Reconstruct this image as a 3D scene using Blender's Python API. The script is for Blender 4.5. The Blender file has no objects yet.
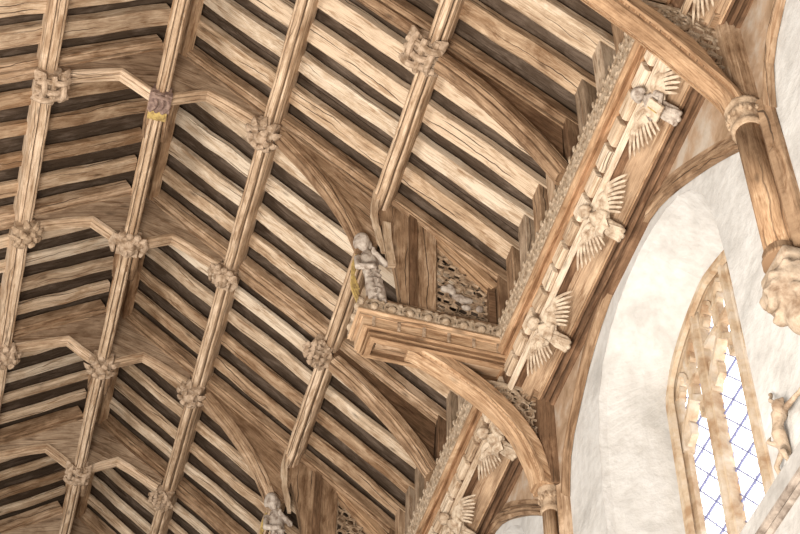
import bpy, bmesh, math, random
from mathutils import Vector, Matrix
from mathutils.geometry import intersect_point_line
R = random.Random(7)
ZO = 13.45                     # floor of the nave to the level of the ridge bosses
COL = bpy.context.scene.collection
V = Vector
YT = [-1.85, 0.067, 1.8, 3.6, 5.29, 7.0, 8.72, 10.45]   # trusses, T-1 .. T6
def yt(k): return YT[k + 1]

# ------------------------------------------------------------------ materials
def newmat(name):
    m = bpy.data.materials.new(name); m.use_nodes = True
    nt = m.node_tree; nt.nodes.clear()
    out = nt.nodes.new('ShaderNodeOutputMaterial'); b = nt.nodes.new('ShaderNodeBsdfPrincipled')
    nt.links.new(b.outputs[0], out.inputs[0])
    return m, nt, b
def nd(nt, typ, **kw):
    n = nt.nodes.new(typ)
    for k, v in kw.items(): setattr(n, k, v)
    return n
def ramp(nt, fac, stops):
    r = nd(nt, 'ShaderNodeValToRGB'); e = r.color_ramp.elements
    e[0].position, e[0].color = stops[0][0], (*stops[0][1], 1)
    e[1].position, e[1].color = stops[-1][0], (*stops[-1][1], 1)
    for p, c in stops[1:-1]:
        x = e.new(p); x.color = (*c, 1)
    nt.links.new(fac, r.inputs[0]); return r.outputs[0]
def mixc(nt, fac, a, b, mode='MIX'):
    m = nd(nt, 'ShaderNodeMix', data_type='RGBA', blend_type=mode)
    for s, v in ((m.inputs[0], fac), (m.inputs[6], a), (m.inputs[7], b)):
        if isinstance(v, (int, float)): s.default_value = v
        elif isinstance(v, tuple): s.default_value = (*v, 1)
        else: nt.links.new(v, s)
    return m.outputs[2]
def noise(nt, vec, sc, det=4, rough=.55, dist=0):
    n = nd(nt, 'ShaderNodeTexNoise'); n.inputs['Scale'].default_value = sc
    n.inputs['Detail'].default_value = det; n.inputs['Roughness'].default_value = rough
    n.inputs['Distortion'].default_value = dist
    nt.links.new(vec, n.inputs['Vector']); return n.outputs['Fac']
def vmath(nt, op, a, b):
    m = nd(nt, 'ShaderNodeVectorMath', operation=op)
    for s, v in ((m.inputs[0], a), (m.inputs[1], b)):
        if isinstance(v, tuple): s.default_value = v
        else: nt.links.new(v, s)
    return m.outputs[0]
def fmath(nt, op, a, b=0.0, c=None):
    m = nd(nt, 'ShaderNodeMath', operation=op)
    for i, v in enumerate((a, b) if c is None else (a, b, c)):
        if isinstance(v, (int, float)): m.inputs[i].default_value = v
        else: nt.links.new(v, m.inputs[i])
    return m.outputs[0]
def wood(name, pale, mid, brown, crackc=(.05, .03, .018), patch=(.42, .62), crack=.5, vary=.35, bump=.35):
    """Old oak: UV u runs along the grain in metres, v across it."""
    pale, mid, brown = [tuple(x * g for x, g in zip(c, (k, k * .97, k * .93))) for c, k in ((pale, .80), (mid, .74), (brown, .66))]
    m, nt, b = newmat(name)
    uv = nd(nt, 'ShaderNodeUVMap'); oi = nd(nt, 'ShaderNodeObjectInfo')
    cx = nd(nt, 'ShaderNodeCombineXYZ')
    nt.links.new(fmath(nt, 'MULTIPLY', oi.outputs['Random'], 57.0), cx.inputs[0])
    nt.links.new(fmath(nt, 'MULTIPLY', oi.outputs['Random'], 91.0), cx.inputs[1])
    nt.links.new(fmath(nt, 'MULTIPLY', oi.outputs['Random'], 13.0), cx.inputs[2])
    base = vmath(nt, 'ADD', uv.outputs[0], cx.outputs[0])
    fine = noise(nt, vmath(nt, 'MULTIPLY', base, (3.5, 95, 1)), 1.0, 5, .7, .3)
    med = noise(nt, vmath(nt, 'MULTIPLY', base, (3.0, 24, 1)), 1.0, 5, .65, .8)
    big = noise(nt, vmath(nt, 'MULTIPLY', base, (3.2, 9, 1)), 1.0, 5, .68, .5)
    rnd = nd(nt, 'ShaderNodeMapRange'); nt.links.new(oi.outputs['Random'], rnd.inputs[0])
    rnd.inputs[3].default_value = -.09 * vary / .35; rnd.inputs[4].default_value = .09 * vary / .35
    f = fmath(nt, 'ADD', big, rnd.outputs[0])
    c = ramp(nt, f, [(patch[0] - .1, pale), (patch[0] + .04, mid), (patch[1] + .08, brown)])
    g = ramp(nt, fine, [(.34, (.5, .42, .36)), (.48, (.93, .91, .9)), (.66, (1.14, 1.14, 1.14))])
    c = mixc(nt, .8, c, g, 'MULTIPLY')
    g2 = ramp(nt, med, [(.36, (.50, .38, .28)), (.46, (.98, .97, .96)), (.75, (1.12, 1.1, 1.08))])
    c = mixc(nt, .7, c, g2, 'MULTIPLY')
    sx = nd(nt, 'ShaderNodeSeparateXYZ'); nt.links.new(base, sx.inputs[0])
    wob = noise(nt, vmath(nt, 'MULTIPLY', vmath(nt, 'ADD', base, (31, 17, 5)), (1.3, .6, 1)), 1.0, 3, .55, .2)
    wob2 = noise(nt, vmath(nt, 'MULTIPLY', vmath(nt, 'ADD', base, (11, 7, 5)), (14, 2, 1)), 1.0, 2, .5, 0)
    q = fmath(nt, 'ADD', fmath(nt, 'ADD', fmath(nt, 'MULTIPLY', sx.outputs[1], 14.0), fmath(nt, 'MULTIPLY', wob, 2.6)), fmath(nt, 'MULTIPLY', wob2, .16))
    cell = fmath(nt, 'FLOOR', q); dd = fmath(nt, 'MULTIPLY', fmath(nt, 'ABSOLUTE', fmath(nt, 'SUBTRACT', fmath(nt, 'FRACT', q), .5)), .07)
    gv = nd(nt, 'ShaderNodeCombineXYZ'); nt.links.new(fmath(nt, 'MULTIPLY', sx.outputs[0], 1.1), gv.inputs[0]); nt.links.new(fmath(nt, 'MULTIPLY', cell, 7.37), gv.inputs[1])
    gt = noise(nt, gv.outputs[0], 1.0, 1)
    wid = fmath(nt, 'MINIMUM', fmath(nt, 'MULTIPLY', fmath(nt, 'SUBTRACT', gt, .5), .045), .0055)
    lf = fmath(nt, 'MULTIPLY', fmath(nt, 'SUBTRACT', wid, dd), 700.0)
    lf = fmath(nt, 'MULTIPLY', fmath(nt, 'MAXIMUM', fmath(nt, 'MINIMUM', lf, 1.0), 0.0), min(.95, crack * 1.5))
    vo = nd(nt, 'ShaderNodeTexVoronoi'); vo.inputs['Scale'].default_value = 1.0
    nt.links.new(vmath(nt, 'MULTIPLY', base, (2.4, 7, 1)), vo.inputs['Vector'])
    kn = fmath(nt, 'MULTIPLY', fmath(nt, 'MAXIMUM', fmath(nt, 'SUBTRACT', .16, vo.outputs['Distance']), 0.0), 5.0)
    c = mixc(nt, fmath(nt, 'MINIMUM', kn, .6), c, crackc)
    c = mixc(nt, lf, c, crackc)
    nt.links.new(c, b.inputs['Base Color']); b.inputs['Roughness'].default_value = .8
    b.inputs['Specular IOR Level'].default_value = .25
    bp = nd(nt, 'ShaderNodeBump'); bp.inputs['Strength'].default_value = bump; bp.inputs['Distance'].default_value = .012
    h = fmath(nt, 'SUBTRACT', fmath(nt, 'ADD', fine, fmath(nt, 'MULTIPLY', med, 1.5)), fmath(nt, 'MULTIPLY', lf, 1.6))
    nt.links.new(h, bp.inputs['Height']); nt.links.new(bp.outputs[0], b.inputs['Normal'])
    return m
def rough(name, c1, c2, c3=None, sc=9, bump=.4, rr=.85, dist=.02, det=6):
    """Carved wood, stone or plaster without a grain direction."""
    m, nt, b = newmat(name)
    tc = nd(nt, 'ShaderNodeTexCoord'); oi = nd(nt, 'ShaderNodeObjectInfo')
    cx = nd(nt, 'ShaderNodeCombineXYZ'); nt.links.new(fmath(nt, 'MULTIPLY', oi.outputs['Random'], 40.0), cx.inputs[0])
    p = vmath(nt, 'ADD', tc.outputs['Object'], cx.outputs[0])
    n1 = noise(nt, p, sc, det, .6, .3); n2 = noise(nt, p, sc * 5, 4, .6)
    st = [(.36, c1), (.58, c2)] if c3 is None else [(.34, c1), (.5, c2), (.66, c3)]
    c = ramp(nt, n1, st)
    c = mixc(nt, .5, c, ramp(nt, n2, [(.3, (.8, .78, .76)), (.6, (1.05, 1.05, 1.05))]), 'MULTIPLY')
    nt.links.new(c, b.inputs['Base Color']); b.inputs['Roughness'].default_value = rr
    b.inputs['Specular IOR Level'].default_value = .2
    bp = nd(nt, 'ShaderNodeBump'); bp.inputs['Strength'].default_value = bump; bp.inputs['Distance'].default_value = dist
    nt.links.new(fmath(nt, 'ADD', n1, fmath(nt, 'MULTIPLY', n2, .4)), bp.inputs['Height'])
    nt.links.new(bp.outputs[0], b.inputs['Normal'])
    return m
RAFT = wood('pale_oak', (.80, .66, .51), (.66, .50, .35), (.38, .24, .14), patch=(.48, .70), vary=.8, crack=.62)
BEAM = wood('warm_oak', (.68, .52, .38), (.50, .35, .23), (.27, .165, .095), vary=.4, crack=.55)
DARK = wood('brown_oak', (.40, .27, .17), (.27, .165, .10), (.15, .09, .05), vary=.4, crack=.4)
ORNG = wood('tan_oak', (.74, .55, .38), (.60, .41, .26), (.36, .22, .125), patch=(.44, .66), vary=.4, crack=.35)
FASC = wood('brown_fascia', (.72, .55, .39), (.62, .45, .31), (.46, .31, .20), vary=.3, crack=.2)
PURL = wood('pale_moulded_oak', (.90, .74, .58), (.76, .59, .43), (.48, .32, .20), patch=(.46, .68), vary=.3, crack=.5)
WEATH = wood('weathered_oak', (.78, .69, .60), (.66, .50, .36), (.42, .28, .17), patch=(.46, .62), vary=.3, crack=.3)
MOULD2 = wood('russet_moulding', (.62, .40, .25), (.46, .28, .16), (.28, .16, .09), vary=.3, crack=.3)
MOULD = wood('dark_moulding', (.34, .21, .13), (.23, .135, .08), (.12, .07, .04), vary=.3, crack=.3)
BOARD = wood('grey_boarding', (.36, .30, .25), (.23, .18, .145), (.12, .085, .06), vary=1.2, crack=.3)
PLATE = wood('spandrel_oak', (.66, .52, .39), (.52, .39, .28), (.30, .20, .13), vary=.4, crack=.3)
PALE = wood('bleached_oak', (.86, .76, .63), (.76, .62, .47), (.50, .35, .23), patch=(.46, .68), vary=.5, crack=.45)
GREYW = wood('greyed_oak', (.74, .62, .49), (.58, .46, .35), (.34, .25, .17), vary=.6, crack=.5)
CARVE = rough('carved_tan', (.24, .16, .10), (.50, .38, .28), sc=14, bump=.6)
CARVE2 = rough('dusty_carving', (.28, .20, .13), (.50, .40, .30), sc=16, bump=.5)
CARVEW = rough('carved_brown', (.24, .16, .10), (.47, .35, .245), sc=12, bump=.6)
CREAM = rough('cream_carving', (.30, .21, .14), (.58, .48, .37), sc=12, bump=.4)
ASHY = rough('ash_grey_carving', (.20, .15, .12), (.42, .36, .31), (.56, .50, .44), sc=18, bump=.6)
PURP = rough('purple_brown_carving', (.17, .11, .095), (.34, .24, .20), sc=18, bump=.8)
GOLD = rough('worn_yellow_paint', (.28, .19, .08), (.52, .38, .14), sc=20, bump=.5)
PLAST = rough('white_plaster', (.44, .43, .415), (.54, .53, .515), (.59, .585, .575), sc=2.6, bump=.6, dist=.04)
PLASTG = rough('streaked_plaster', (.30, .285, .27), (.38, .365, .35), (.46, .445, .43), sc=3.2, bump=.5, dist=.04)
STONE = rough('cream_stone', (.34, .22, .13), (.49, .385, .275), (.56, .49, .41), sc=5, bump=.3)
CORB = rough('buff_stone', (.22, .15, .10), (.43, .345, .265), (.31, .23, .16), sc=7, bump=.9)
STRG = rough('grey_string', (.15, .12, .10), (.34, .29, .25), sc=9, bump=.5)
WEATHR = rough('weathered_boards', (.26, .17, .10), (.40, .28, .19), (.48, .41, .34), sc=3.5, bump=.2)
FLOORM = rough('stone_flags', (.45, .38, .30), (.58, .50, .41), sc=1.5, bump=.1)
def glassmat():
    m, nt, b = newmat('backlit_glass')
    b.inputs['Base Color'].default_value = (.9, .93, .97, 1); b.inputs['Roughness'].default_value = .3
    b.inputs['Emission Color'].default_value = (.93, .96, 1, 1); b.inputs['Emission Strength'].default_value = 1.6
    return m
GLASS = glassmat()
def plain(name, c, r=.6):
    m, nt, b = newmat(name); b.inputs['Base Color'].default_value = (*c, 1); b.inputs['Roughness'].default_value = r
    return m
LEAD = plain('blue_grey_lead', (.17, .18, .32))

# ------------------------------------------------------------------ mesh helpers
def BM():
    bm = bmesh.new(); bm.loops.layers.uv.new('UVMap'); return bm
def unit(v): v = V(v); return v.normalized() if v.length > 1e-9 else v
def sweep(bm, path, prof, up=(0, 0, 1), A=None, jit=0.0, scales=None, closed=False, caps=True):
    """Profile (a, b) carried along a path; b points to 'up', joints mitred."""
    uvl = bm.loops.layers.uv.verify()
    P = [V(p) for p in path]; n = len(P); rings = []; L = [0.0]
    for i in range(1, n): L.append(L[-1] + (P[i] - P[i - 1]).length)
    upv = V(up); u0 = R.uniform(0, 20)
    prev = None
    for i in range(n):
        if closed: t0 = unit(P[i] - P[i - 1]); t1 = unit(P[(i + 1) % n] - P[i])
        else:
            t0 = unit(P[i] - P[i - 1]) if i else unit(P[1] - P[0]); t1 = unit(P[i + 1] - P[i]) if i < n - 1 else t0
        t = unit(t0 + t1); k = 1 / max(.35, t.dot(t1))
        if A is not None:
            a = unit(A); bb = unit(t.cross(a))
            if prev is None: prev = -1 if bb.dot(upv) < 0 else 1
            bb = bb * prev
            ka, kb = 1.0, k
        else:
            a = unit(t.cross(upv)); bb = unit(a.cross(t)); ka = kb = 1.0
        s = scales[i] if scales else 1.0
        sa, sb = (s if isinstance(s, tuple) else (s, s))
        ja, jb = R.uniform(-jit, jit), R.uniform(-jit, jit)
        rings.append([bm.verts.new(P[i] + a * (x * sa * ka + ja) + bb * (y * sb * kb + jb)) for x, y in prof])
    m = len(prof); per = [0.0]
    for j in range(m): per.append(per[-1] + math.dist(prof[j], prof[(j + 1) % m]))
    rng = range(n) if closed else range(n - 1)
    for i in rng:
        i2 = (i + 1) % n; la = L[i]; lb = L[i + 1] if i + 1 < n else L[i] + .1
        for j in range(m):
            j2 = (j + 1) % m
            f = bm.faces.new((rings[i][j], rings[i2][j], rings[i2][j2], rings[i][j2]))
            for lp, q in zip(f.loops, ((la, per[j]), (lb, per[j]), (lb, per[j + 1]), (la, per[j + 1]))): lp[uvl].uv = (q[0] + u0, q[1])
    if caps and not closed:
        for ring in (rings[0], rings[-1]):
            f = bm.faces.new(ring)
            for lp, (x, y) in zip(f.loops, prof): lp[uvl].uv = (x * .3 + u0, y)
    return bm
def prism(bm, poly, axis, d0, d1, grain=0.0, nseg=1):
    """Polygon extruded along an axis: axis 'y' takes (x, z), 'x' takes (y, z), 'z' takes (x, y)."""
    uvl = bm.loops.layers.uv.verify()
    def pt(p, d): return V((p[0], d, p[1])) if axis == 'y' else V((d, p[0], p[1])) if axis == 'x' else V((p[0], p[1], d))
    u0 = R.uniform(0, 20); cg, sg = math.cos(grain), math.sin(grain)
    A = [bm.verts.new(pt(p, d0)) for p in poly]; B = [bm.verts.new(pt(p, d1)) for p in poly]
    for ring in (A, B):
        f = bm.faces.new(ring)
        for lp, p in zip(f.loops, poly): lp[uvl].uv = (p[0] * cg + p[1] * sg + u0, -p[0] * sg + p[1] * cg)
    m = len(poly)
    for j in range(m):
        j2 = (j + 1) % m; f = bm.faces.new((A[j], A[j2], B[j2], B[j])); l = math.dist(poly[j], poly[j2])
        if abs(d1 - d0) > l: q = ((0, 0), (0, l), (d1 - d0, l), (d1 - d0, 0))
        else: q = ((0, 0), (l, 0), (l, d1 - d0), (0, d1 - d0))
        for lp, w in zip(f.loops, q): lp[uvl].uv = (w[0] + u0, w[1])
    return bm
def box(bm, lo, hi):
    return prism(bm, [(lo[0], lo[2]), (hi[0], lo[2]), (hi[0], hi[2]), (lo[0], hi[2])], 'y', lo[1], hi[1])
def ball(bm, c, r, sub=2, rot=None):
    r = r if isinstance(r, (tuple, list)) else (r, r, r)
    M = Matrix.Translation(V(c)) @ (rot or Matrix()) @ Matrix.Diagonal((*r, 1))
    bmesh.ops.create_icosphere(bm, subdivisions=sub, radius=1, matrix=M)
def ellp(n, ra, rb): return [(ra * math.cos(2 * math.pi * i / n), rb * math.sin(2 * math.pi * i / n)) for i in range(n)]
def tube(bm, path, radii, n=8, up=(0, 0, 1)):
    sc = radii if isinstance(radii, list) else [radii] * len(path)
    return sweep(bm, path, ellp(n, 1, 1), up=up, scales=sc)
def moulded(w, h):
    r = [(w / 2, h / 2), (w / 2, -h * .10), (w * .45, -h * .17), (w * .46, -h * .25), (w * .38, -h * .34), (w * .27, -h * .34), (w * .235, -h * .08), (w * .205, -h * .08), (w * .20, -h * .42), (w * .14, -h * .5), (w * .05, -h * .5)]
    return r + [(-x, y) for x, y in reversed(r)]
def rectp(w, h): return [(w / 2, h / 2), (w / 2, -h / 2), (-w / 2, -h / 2), (-w / 2, h / 2)]
def hewn(w, h, c=.012):
    return [(w / 2 - c, h / 2), (w / 2, h / 2 - c), (w / 2, -h / 2 + c), (w / 2 - c, -h / 2), (-w / 2 + c, -h / 2), (-w / 2, -h / 2 + c), (-w / 2, h / 2 - c), (-w / 2 + c, h / 2)]
def lerp(p, q, n): p = V(p); q = V(q); return [p.lerp(q, i / n) for i in range(n + 1)]
def smooth_curve(pts, n=5):
    """Catmull-Rom through the points."""
    P = [V(p) for p in pts]; P = [P[0] * 2 - P[1]] + P + [P[-1] * 2 - P[-2]]; o = []
    for i in range(1, len(P) - 2):
        for k in range(n):
            t = k / n; a, b, c, d = P[i - 1], P[i], P[i + 1], P[i + 2]
            o.append(.5 * ((2 * b) + (c - a) * t + (2 * a - 5 * b + 4 * c - d) * t * t + (3 * b - a - 3 * c + d) * t ** 3))
    o.append(P[-2]); return o
# ------------------------------------------------------------------ object helpers
def tag(o, label=None, cat=None, group=None, kind=None):
    for k, v in (('label', label), ('category', cat), ('group', group), ('kind', kind)):
        if v: o[k] = v
    return o
def obj(name, bm, mat, parent=None, smooth=False, local=False, mods=None):
    """Links ONE mesh. World coordinates in bm are moved to the parent's (or the thing's own) base."""
    bmesh.ops.recalc_face_normals(bm, faces=bm.faces)
    me = bpy.data.meshes.new(name); o = bpy.data.objects.new(name, me)
    if not local:
        if parent is not None: L = V(parent['_base'])
        else:
            xs = [v.co for v in bm.verts]
            L = V((sum(v.x for v in xs) / len(xs), sum(v.y for v in xs) / len(xs), min(v.z for v in xs)))
            o.location = L + V((0, 0, ZO))
        for v in bm.verts: v.co -= L
        o['_base'] = tuple(L)
    bm.to_mesh(me); bm.free()
    me.materials.append(mat)
    if smooth:
        for p in me.polygons: p.use_smooth = True
    COL.objects.link(o)
    if parent is not None: o.parent = parent
    if parent is not None and not local and parent.type == 'MESH' and parent.get('_sub'): pass
    return o
def thing(name, base, label, cat, group=None, kind='thing', rot=None, local=False):
    o = bpy.data.objects.new(name, None); o.empty_display_size = .1; COL.objects.link(o)
    o.location = V(base) + V((0, 0, ZO)); o['_base'] = tuple(base)
    if rot: o.rotation_euler = rot.to_euler()
    return tag(o, label, cat, group, kind)
def kids(o): return [c for c in bpy.data.objects if c.parent == o]
def copy_tree(o, parent=None, memo=None):
    ch = kids(o); c = o.copy(); COL.objects.link(c)
    if parent is not None: c.parent = parent
    for k in ch: copy_tree(k, c)
    return c
def soft(o, w=.008):
    m = o.modifiers.new('bevel', 'BEVEL'); m.width = w; m.segments = 2; m.limit_method = 'ANGLE'; return o
def remesh(o, vox=.012, it=3):
    m = o.modifiers.new('remesh', 'REMESH'); m.mode = 'VOXEL'; m.voxel_size = vox; m.use_smooth_shade = True
    s = o.modifiers.new('smooth', 'SMOOTH'); s.iterations = it; s.factor = .5
    return o

# ------------------------------------------------------------------ names for the places
TRN = {-1: 'the corner-brace truss', 0: 'the basket-knot truss', 1: 'the painted-boss truss', 2: 'the face-boss truss', 3: 'the leafy-boss truss',
       4: 'the knot-boss truss', 5: 'the farthest hammerbeam truss', 6: 'the last arched truss'}
ORD = ['first', 'second', 'third', 'fourth', 'fifth']
# ------------------------------------------------------------------ roof slopes
SL = .76
def zr(x): return .93 - SL * abs(x)          # underside of the common rafters
def ceiling():
    bm = BM()
    for s in (1, -1):
        n = 60; y0, y1 = -4.2, 12.4
        for i in range(n):      # boards run up the slope, edge to edge
            a = y0 + (y1 - y0) * i / n; b = y0 + (y1 - y0) * (i + 1) / n - .006; dz = R.uniform(0, .012)
            sweep(bm, [V((s * .02, (a + b) / 2, zr(0) + .19 + dz)), V((s * 3.62, (a + b) / 2, zr(3.6) + .19 + dz))], rectp(b - a, .03), up=(0, 0, 1), A=(0, 1, 0))
    for i in range(60):         # upright boards behind the ashlar pieces
        a = -4.2 + 16.6 * i / 60
        box(bm, (3.43, a, -2.62), (3.46, a + .27, zr(3.4) + .2))
    return tag(obj('ceiling', bm, BOARD), kind='structure')
ceiling()
# common rafters
def rafter_mesh(s, k):
    bm = BM(); w0, d0 = {-2: (.215, .13), -1: (.205, .13), 0: (.185, .12), 1: (.155, .09), 2: (.14, .082)}.get(k, (.125, .07))
    w = w0 * R.uniform(.93, 1.08); d = d0 * R.uniform(.93, 1.07)
    p0 = V((s * .12, 0, zr(.12) + d * .62)); p1 = V((s * 3.36, 0, zr(3.36) + d * .62))
    sweep(bm, lerp(p0, p1, 16), hewn(w, d, .018), up=(0, 0, 1), A=(0, 1, 0), jit=.008)
    return bm
VAR = {}
LOOK = ['pale oak', 'bleached oak', 'worn oak', 'knotty oak']
for s in (1, -1):
    VAR[s] = []
    side = 'window-side' if s > 0 else 'far-side'
    for k in range(-2, 7):
        if k == -2: y0, y1 = -3.6, yt(-1)
        elif k == 6: y0, y1 = yt(6), 12.2
        else: y0, y1 = yt(k), yt(k + 1)
        if s < 0 and k < -1: continue
        for j in range(4):
            y = y0 + (y1 - y0) * (j + 1) / 5 + R.uniform(-.012, .012)
            mat = R.choice([RAFT, RAFT, PALE, PALE]) if s > 0 else R.choice([RAFT, RAFT, PALE])
            o = obj('common_rafter', rafter_mesh(s, k), mat); o.location.y += y; o['_y'] = y
            after = TRN.get(k, 'the unseen truss outside the top corner') if k >= -1 else 'the end wall'
            lab = f'{side} common rafter, {ORD[j]} beyond {TRN[k]}' if k >= -1 else f'{side} common rafter, {ORD[3-j]} before {TRN[-1]}'
            tag(o, lab, 'rafter', f'common rafters on the {side} slope', 'thing')
            # ashlar piece standing under the rafter foot
            if s > 0:
                bm = BM(); w = .17 if k < 1 else .13; xa = 3.145 + R.uniform(-.004, .01)
                pts = [(xa, -1.455), (xa + .25, -1.645), (xa + .25, -2.36), (xa, -2.36)]
                prism(bm, pts, 'y', y - w / 2, y + w / 2, grain=math.pi / 2)
                o = soft(obj('ashlar_post', bm, R.choice([GREYW, GREYW, BEAM])), .01)
                lab = f'upright ashlar post under the {ORD[j]} window-side rafter beyond {TRN[k]}' if k >= -1 else f'upright ashlar post under the {ORD[3-j]} rafter before {TRN[-1]}'
                tag(o, lab, 'post', 'ashlar posts under the window-side rafters', 'thing')
# ------------------------------------------------------------------ principal rafters
for k in range(-1, 7):
    y = yt(k)
    for s in (1, -1):
        if s < 0 and k < 0: continue
        side = 'window-side' if s > 0 else 'far-side'
        bm = BM(); d = .17
        sweep(bm, lerp((s * .12, y, zr(.12) + .005), (s * 3.34, y, zr(3.34) + .005), 14), moulded(.20, d), up=(0, 0, 1), A=(0, 1, 0), jit=.004)
        o = obj('principal_rafter', bm, BEAM)
        tag(o, f'{side} moulded principal rafter of {TRN[k]}', 'rafter', f'principal rafters on the {side} slope', 'thing')
        if s > 0:
            bm = BM(); prism(bm, [(3.135, -1.47), (3.33, -1.62), (3.33, -2.36), (3.135, -2.36)], 'y', y - .1, y + .1, grain=math.pi / 2)
            tag(soft(obj('ashlar_post', bm, DARK), .01), f'broad ashlar post at the foot of {TRN[k]}', 'post', 'ashlar posts under the principal rafters', 'thing')
# ------------------------------------------------------------------ ridge
for k in range(-1, 6):
    y0, y1 = yt(k), yt(k + 1)
    t = thing('ridge_beam', (0.03, (y0 + y1) / 2, .0), f'grooved ridge beam and slender rib between {TRN[k]} and {TRN[k+1]}', 'beam', 'ridge beams along the apex')
    bm = BM(); xs = .05
    pr = [(-.14, .16), (.14, .16), (.14, -.12), (.10, -.16), (.05, -.16), (.03, -.135), (-.03, -.135), (-.05, -.16), (-.10, -.16), (-.14, -.12)]
    sweep(bm, lerp((xs, y0 + .05, .92), (xs, y1 - .03, .92), 6), pr, up=(0, 0, 1), A=(1, 0, 0), jit=.003)
    obj('ridge_piece', bm, ORNG, t)
    bm = BM(); sweep(bm, lerp((0, y0 + .06, .08), (0, y1 - .06, .08), 6), moulded(.13, .18), up=(0, 0, 1), A=(1, 0, 0), jit=.002)
    obj('ridge_rib', bm, PURL, t)
    bm = BM(); box(bm, (-.02, y0 + .05, .15), (.03, y1 - .05, .80))
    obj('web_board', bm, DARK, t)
    bm = BM(); sweep(bm, [(0.01, y0 + .05, .12), (0.01, y0 + .30, .12), (.02, y0 + .52, .2)], moulded(.24, .2), up=(0, 0, 1), A=(1, 0, 0), jit=.004)
    obj('boss_tail', bm, BEAM, t)
# ------------------------------------------------------------------ purlins
PX = [(1.03, .02, .155, .26), (2.085, -.80, .165, .24)]
for k in range(-1, 6):
    y0, y1 = yt(k), yt(k + 1)
    for s, lines in ((1, (0, 1)), (-1, (0,))):
        for li in lines:
            x, z, w, h = PX[li]; th = math.radians(22) * s
            A = (math.cos(th), 0, -math.sin(th))
            bm = BM(); sweep(bm, lerp((s * x, y0 + .04, z), (s * x, y1 - .04, z), 7), moulded(w, h), up=(0, 0, 1), A=A, jit=.003)
            nm = ['upper', 'lower'][li]; side = 'window-side' if s > 0 else 'far-side'
            o = obj('purlin', bm, BEAM if k > 0 else ORNG)
            o.data.materials[0] = PURL
            tag(o, f'{nm} {side} moulded purlin between {TRN[k]} and {TRN[k+1]}', 'purlin', f'{nm} {side} purlins', 'thing')
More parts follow.
